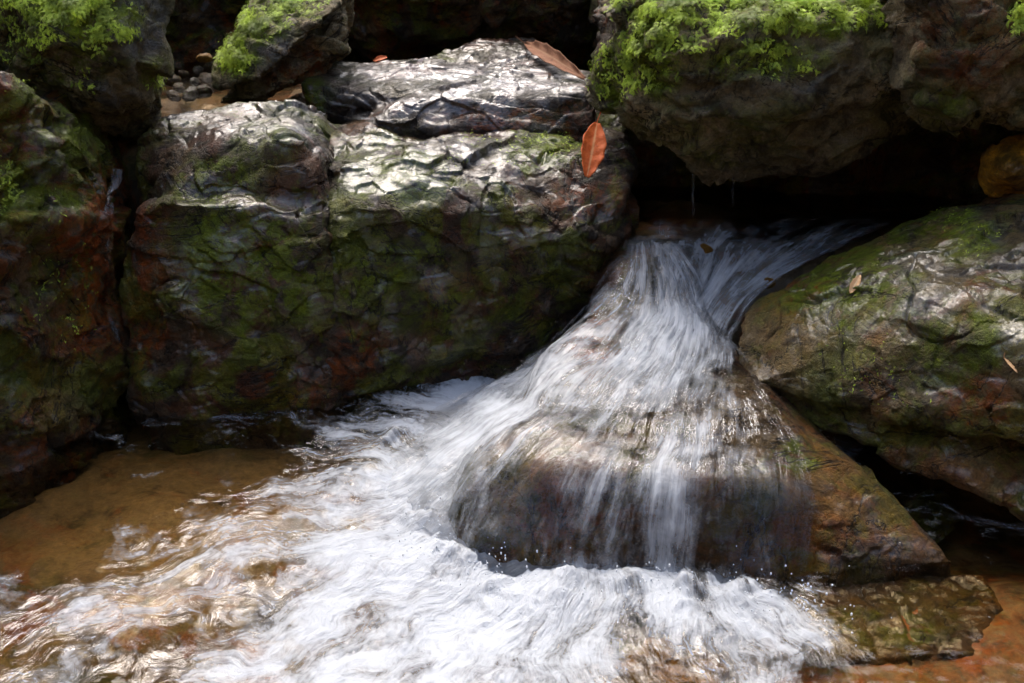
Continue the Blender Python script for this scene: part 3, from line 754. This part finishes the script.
def spray(n=380):
    rng = np.random.default_rng(5)
    bm = bmesh.new()
    bmesh.ops.create_icosphere(bm, subdivisions=1, radius=1)
    tm = bpy.data.meshes.new('tmp'); bm.to_mesh(tm); bm.free()
    TV = co(tm); TF = np.array([list(p.vertices) for p in tm.polygons])
    bpy.data.meshes.remove(tm)
    V, F = [], []
    spots = [on(a, b) for a, b in ((440, 470), (405, 440), (425, 525), (440, 545), (450, 560), (500, 578), (560, 585), (620, 590), (680, 592), (740, 590), (780, 600), (810, 620))]
    for i in range(n):
        p = np.array(spots[rng.integers(len(spots))]) + np.array([rng.normal(0, 0.045), rng.normal(-0.02, 0.035), 0])
        p[2] = 0.015 + rng.exponential(0.018)
        r = rng.uniform(0.0008, 0.0022)
        st = np.array([1, 1, rng.uniform(1, 2.2)])
        V.append(TV*r*st + p); F.append(TF + i*len(TV))
    me = mesh_from('spray', np.concatenate(V), np.concatenate(F))
    k = NT('spray_drops')
    k.b.inputs['Base Color'].default_value = (0.75, 0.79, 0.83, 1); k.b.inputs['Roughness'].default_value = 0.1
    k.b.inputs['Transmission Weight'].default_value = 0.4; k.b.inputs['IOR'].default_value = 1.33
    o = link('spray', me, k.m)
    tag(o, 'fine drops of spray thrown up along the foot of the white fan', 'spray', kind='stuff')
spray()

def flat_water(name, x0, x1, y0, y1, z, foam, step=0.012):
    a = np.arange(x0, x1, step); b = np.arange(y0, y1, step)
    X, Y = np.meshgrid(a, b, indexing='ij')
    Q = np.stack([X.ravel(), Y.ravel(), 0*X.ravel()], 1)
    P = Q.copy(); P[:, 2] = z + 0.003*fbm(Q*14, 3)
    me = grid_mesh(name, P.reshape(len(a), len(b), 3))
    vattr(me, 'foam', np.full(len(P), foam)); vvec(me, 'flow', Q)
    return link(name, me, W_calm)
tag(flat_water('cave_water', 0.25, 1.5, 2.98, 3.4, 0.295, 0.15), 'dark shallow water lying inside the cave', 'water', kind='structure')
tag(flat_water('ledge_puddle', -0.46, -0.12, 2.97, 3.2, 0.583, 0.2), 'thin brown puddle on top of the rock ledge', 'water', kind='structure')
tag(flat_water('channel_water', -1.05, -0.66, 2.85, 3.7, 0.578, 0.25), 'shallow trickle in the gravel channel between the mossy stones', 'water', kind='structure')

def trickle(lines, seed):
    return sheet('trickle_water', lines, W_fall, 90, 26, clear=0.004, amp=0.003, seed=seed)
tag(trickle([[(112, 168, 2.60, .1), (110, 185, 2.57, .25), (104, 205, 2.52, .55), (100, 240, 2.48, .25), (104, 300, 2.45, .15), (112, 390, 2.40, .2)],
             [(117, 168, 2.60, .1), (116, 185, 2.57, .4), (109, 206, 2.52, .3), (106, 240, 2.48, .3), (112, 300, 2.45, .2), (118, 392, 2.40, .2)],
             [(122, 170, 2.60, .1), (121, 186, 2.57, .25), (114, 207, 2.52, .5), (111, 240, 2.48, .25), (118, 300, 2.45, .15), (124, 394, 2.40, .2)]], 9.0), 'thin trickle running down the dark cleft beside the mottled boulder', 'water', kind='structure')

# ------------------------------------------------------------------ moss on the stones (a part of its boulder)
M_moss = moss_mat('moss_fronds', (0.22, 0.32, 0.018), (0.54, 0.70, 0.07))
def frond(rng):
    """one feathery moss shoot of length 1: stem and paired leaflets, all quads"""
    seg = 7
    V, F = [], []
    rise = rng.uniform(0.25, 0.8); lean = rng.uniform(-0.2, 0.2)
    pts = [np.array([lean*q*q, q*0.9, rise*q - (rise+0.15)*q*q]) for q in np.linspace(0, 1, seg+1)]
    for k, p in enumerate(pts):
        w = 0.035*(1-0.7*k/seg)
        V += [p-(w, 0, 0), p+(w, 0, 0)]
    for k in range(seg): F.append((2*k, 2*k+1, 2*k+3, 2*k+2))
    for k in range(1, seg+1):
        q = k/seg
        ll = 0.22*math.sin(math.pi*(0.2+0.72*q))*rng.uniform(0.7, 1.2)
        for sg in (-1, 1):
            a = 2*k + (1 if sg > 0 else 0)
            m = len(V)
            tip = pts[k] + np.array([sg*ll, ll*0.8, ll*rng.uniform(-0.3, 0.4)])
            mid = (pts[k]+tip)/2
            V += [mid+np.array([-sg*0.02, 0.045, 0]), tip, mid+np.array([sg*0.02, -0.045, 0])]
            F.append((a, m, m+1, m+2))
    return np.array(V), np.array(F)

def moss(rockobj, blobs, n, size=(0.007, 0.018), name='moss', mat=None, up=0.0, seed=0):
    rng = np.random.default_rng(100+seed)
    me = rockobj.data
    P = world_co(rockobj); N = normals(me)
    u, v, d = project(P)
    w = np.zeros(len(P))
    patch = smooth(-0.12, 0.16, fbm(P*22+seed, 3))
    for (px, py, rx, ry, val) in blobs:
        q = ((u-px)/rx)**2 + ((v-py)/ry)**2
        w = np.maximum(w, val*(1-smooth(0.5, 1.15, np.sqrt(q))))
    toward = (N*(np.array([0, 0, CAM_Z])-P)).sum(1) > 0
    w = w*patch*toward*(N[:, 2] > up)
    if w.sum() <= 0: return
    idx = rng.choice(len(P), n, p=w/w.sum())
    temps = [frond(rng) for _ in range(14)]
    V, F = [], []
    k0 = 0
    for j in range(14):
        ii = idx[j::14]
        m_ = len(ii)
        TV, TF = temps[j]
        nn = N[ii]
        t = rng.normal(0, 1, (m_, 3)); t[:, 2] -= 0.5
        t -= nn*(t*nn).sum(1)[:, None]; t /= np.linalg.norm(t, axis=1)[:, None]+1e-9
        s_ = np.cross(nn, t)
        L = rng.uniform(size[0], size[1], m_)
        b = P[ii] + rng.normal(0, 0.004, (m_, 3)) + nn*rng.uniform(0, 0.010, (m_, 1))
        W_ = b[:, None] + L[:, None, None]*(TV[None, :, 0:1]*s_[:, None] + TV[None, :, 1:2]*t[:, None] + TV[None, :, 2:3]*nn[:, None])
        V.append(W_.reshape(-1, 3))
        F.append((TF[None] + (np.arange(m_)*len(TV))[:, None, None] + k0).reshape(-1, 4))
        k0 += m_*len(TV)
    V = np.concatenate(V); F = np.concatenate(F)
    V = np.array(V) - np.array(rockobj.location)
    m2 = mesh_from(name, V, F, False)
    o = link(name, m2, mat or M_moss, rockobj)
    o['kind'] = 'stuff'
    return o

moss(overhang, [(648, 60, 30, 50, 1), (690, 5, 80, 20, 1.2), (700, 30, 50, 14, .6), (800, 10, 90, 24, 1), (730, 50, 70, 10, .8), (780, 70, 50, 10, .5), (630, 105, 14, 16, .6), (604, 70, 16, 30, .6), (870, 10, 30, 16, .6), (700, -30, 120, 40, .6), (820, -30, 120, 30, .5)], 22000, seed=1)
moss(upper_left, [(70, 5, 50, 18, 1.2), (100, 25, 50, 20, .7), (30, 10, 40, 20, .5), (55, 45, 60, 30, .25), (80, 85, 25, 15, .25), (150, 78, 20, 10, .4), (60, -30, 80, 30, .7)], 9000, seed=2)
moss(slab_tilt, [(262, 20, 30, 20, 1), (290, 2, 40, 14, 1), (235, 50, 20, 25, .7), (300, -25, 50, 20, .6)], 7000, size=(0.007, 0.018), seed=3)
moss(right_rock, [(975, 235, 30, 26, .6), (960, 215, 30, 14, .4), (865, 370, 50, 40, .25), (900, 390, 40, 30, .2)], 300, size=(0.004, 0.008), seed=4)
moss(upper_right, [(1024, 18, 10, 30, 1)], 500, seed=5)
moss(left_bank, [(5, 190, 14, 30, .8), (40, 80, 40, 16, .4), (60, 280, 40, 80, .12)], 500, size=(0.005, 0.012), seed=6)
moss(ledge, [(560, 142, 40, 16, 1), (480, 150, 60, 20, .3)], 350, size=(0.005, 0.012), seed=7)

# ------------------------------------------------------------------ fallen leaves
def leaf(name, base, tip, face, width, curl, bend, mat, label, ribs=True):
    """a leaf blade with midrib between two points, its upper side towards 'face'"""
    b, t = Vector(base), Vector(tip)
    ax = (t-b); L = ax.length; ax.normalize()
    side = ax.cross(Vector(face)).normalized(); nn = side.cross(ax).normalized()
    n, m = 26, 13
    V, ve = [], []
    for i in range(n+1):
        q = i/n
        w = width/2*math.sin(math.pi*min(1, q*0.93+0.03))**0.75*(1-0.25*q)
        w *= 1+0.05*math.sin(q*23)
        for j in range(m):
            s = j/(m-1)*2-1
            lift = curl*w*(s*s) + bend*L*math.sin(math.pi*q) + 0.010*L*math.sin(q*math.pi*9 + abs(s)*2)*abs(s)
            V.append(b + ax*L*q + side*w*s + nn*lift - b)
            ve.append(1.0 if (abs(s) < 0.1) else 0.25*max(0, math.cos((q*11-abs(s)*2.2)*2*math.pi)-0.6))
    F = [(i*m+j, i*m+j+1, (i+1)*m+j+1, (i+1)*m+j) for i in range(n) for j in range(m-1)]
    me = mesh_from(name, V, F)
    vattr(me, 'vein', ve)
    o = link(name, me, mat)
    o.location = b
    sm = o.modifiers.new('thickness', 'SOLIDIFY'); sm.thickness = 0.0012
    tag(o, label, 'leaf')
    # stalk
    bm = bmesh.new()
    prev = None
    for k in range(5):
        c = -ax*L*0.035*k + nn*0.004*k*k*0.3
        ring = [bm.verts.new(c + side*0.0016*math.cos(a)+nn*0.0016*math.sin(a)) for a in (0, 2.09, 4.19)]
        if prev:
            for a in range(3): bm.faces.new((prev[a], prev[(a+1) % 3], ring[(a+1) % 3], ring[a]))
        prev = ring
    m3 = bpy.data.meshes.new('stalk'); bm.to_mesh(m3); bm.free()
    link('stalk', m3, mat, o)
    return o
BV_leaf = bvh_of([upper_stone, top_slab, right_rock, ledge, overhang])
def rest(px, py, lift=0.006):
    d = Vector(ray(px, py)).normalized()
    q, n, _, _ = BV_leaf.ray_cast(Vector((0, 0, CAM_Z)), d)
    return q + n*lift
L_orange = leaf_mat('orange_leaf', (0.34, 0.052, 0.008), (0.46, 0.105, 0.018), (0.46, 0.22, 0.09), 0.6)
L_brown = leaf_mat('brown_leaf', (0.10, 0.040, 0.018), (0.17, 0.075, 0.036), (0.20, 0.11, 0.06), 0.85)
L_pale = leaf_mat('pale_leaf', (0.40, 0.22, 0.09), (0.5, 0.32, 0.16), (0.5, 0.4, 0.25), 0.5)
leaf('leaf', at(597, 123, 2.78), at(587, 177, 2.67), (0.15, -1, 0.25), 0.072, 0.25, 0.03, L_orange, 'orange fallen leaf standing upright at the end of the rock ledge')
leaf('leaf', rest(527, 47, 0.010), rest(583, 84, 0.016), (-0.5, -0.8, 0.7), 0.055, 0.5, 0.035, L_brown, 'curled brown dead leaf lying on the flat stones under the overhang')
leaf('leaf', rest(852, 294), rest(862, 277), (-0.2, -0.8, 0.8), 0.02, 0.3, 0.03, L_pale, 'small pale orange leaf scrap stuck near the ridge of the olive boulder')
leaf('leaf', rest(1005, 358, 0.004), rest(1018, 372, 0.004), (-0.2, -0.8, 0.8), 0.006, 0.3, 0.03, L_pale, 'narrow pale sliver of leaf on the lower shiny edge of the olive boulder')

leaf('leaf', at(374, 61, 3.50), at(387, 57, 3.52), (0, -0.6, 0.8), 0.022, 0.4, 0.05, L_orange, 'tiny orange leaf scrap lying behind the layered slab in the shade')

# ------------------------------------------------------------------ pebbles
def pebble_mesh(seed, sx=1, sy=0.8, sz=0.6):
    bm = bmesh.new()
    bmesh.ops.create_icosphere(bm, subdivisions=4, radius=1)
    me = bpy.data.meshes.new('pebble'); bm.to_mesh(me); bm.free()
    P = co(me)*np.array([sx, sy, sz])
    P += (P/np.linalg.norm(P, axis=1)[:, None])*(0.35*fbm(P*0.9+seed, 3))[:, None]
    P += (P/np.linalg.norm(P, axis=1)[:, None])*(0.10*ridged(P*2.2+seed, 2))[:, None]
    set_co(me, P)
    me.polygons.foreach_set('use_smooth', [True]*len(me.polygons))
    for ch in PAINTS: vattr(me, ch, np.zeros(len(P)))
    return me
PEB = [pebble_mesh(k*5.3) for k in range(5)]
def pebble(loc, r, mat, label, group=None, k=0):
    me = PEB[k % 5].copy()
    o = link('pebble', me, mat)
    o.location = loc; o.scale = (r, r, r); o.rotation_euler = (random.uniform(-.4, .4), random.uniform(-.4, .4), random.uniform(0, 6))
    tag(o, label, 'pebble', group)
    return o
pebble(at(705, 251, 2.73), 0.026, M_ochre, 'ochre pebble in the stream near the head of the fan')
pebble(at(768, 283, 2.62), 0.018, M_ochre, 'small ochre pebble in the streaky water beside the olive boulder', k=1)
pebble(at(205, 58, 3.32), 0.022, M_ochre, 'ochre pebble beside the foot of the slanting mossy slab', k=2)
k = 0
for px, py in ((178, 52), (190, 60), (175, 66), (198, 70), (184, 74), (172, 80), (195, 82), (206, 78), (180, 88), (190, 94), (174, 96), (203, 92), (186, 46), (199, 50), (212, 66), (168, 58)):
    pebble(on(px, py, 0.575), random.uniform(0.018, 0.034), (M_ledge, M_mound, M_dark)[k % 3], 'small wet stone in the gravel channel between the mossy boulder and the slanting slab', 'pebbles in the gravel channel', k)
    k += 1

# ------------------------------------------------------------------ threads of water dripping off the overhang
def thread(p0, p1, r, label):
    bm = bmesh.new()
    a, b = Vector(p0), Vector(p1)
    prev = None
    for k in range(15):
        q = k/14
        c = (b-a)*q + Vector((0.002*math.sin(q*9), 0.0015*math.cos(q*7), 0))
        rr_ = r*(0.55+0.45*math.cos(q*14)**2)*(1-0.4*q)
        ring = [bm.verts.new(c + Vector((math.cos(t), math.sin(t), 0))*rr_) for t in np.linspace(0, 2*math.pi, 9)[:-1]]
        if prev:
            for j in range(8): bm.faces.new((prev[j], prev[(j+1) % 8], ring[(j+1) % 8], ring[j]))
        prev = ring
    me = bpy.data.meshes.new('water_drip'); bm.to_mesh(me); bm.free()
    me.polygons.foreach_set('use_smooth', [True]*len(me.polygons))
    n = len(me.vertices)
    vattr(me, 'foam', np.full(n, 0.42)); vvec(me, 'flow', co(me)[:, [2, 0, 1]])
    o = link('water_drip', me, W_fall); o.location = a
    tag(o, label, 'drip')
thread(at(693, 168, 2.78), at(693, 216, 2.80), 0.007, 'thin thread of water dripping off the overhanging boulder, the longer one')
thread(at(733, 172, 2.78), at(733, 206, 2.80), 0.006, 'short thread of water dripping off the overhanging boulder into the dark cave')
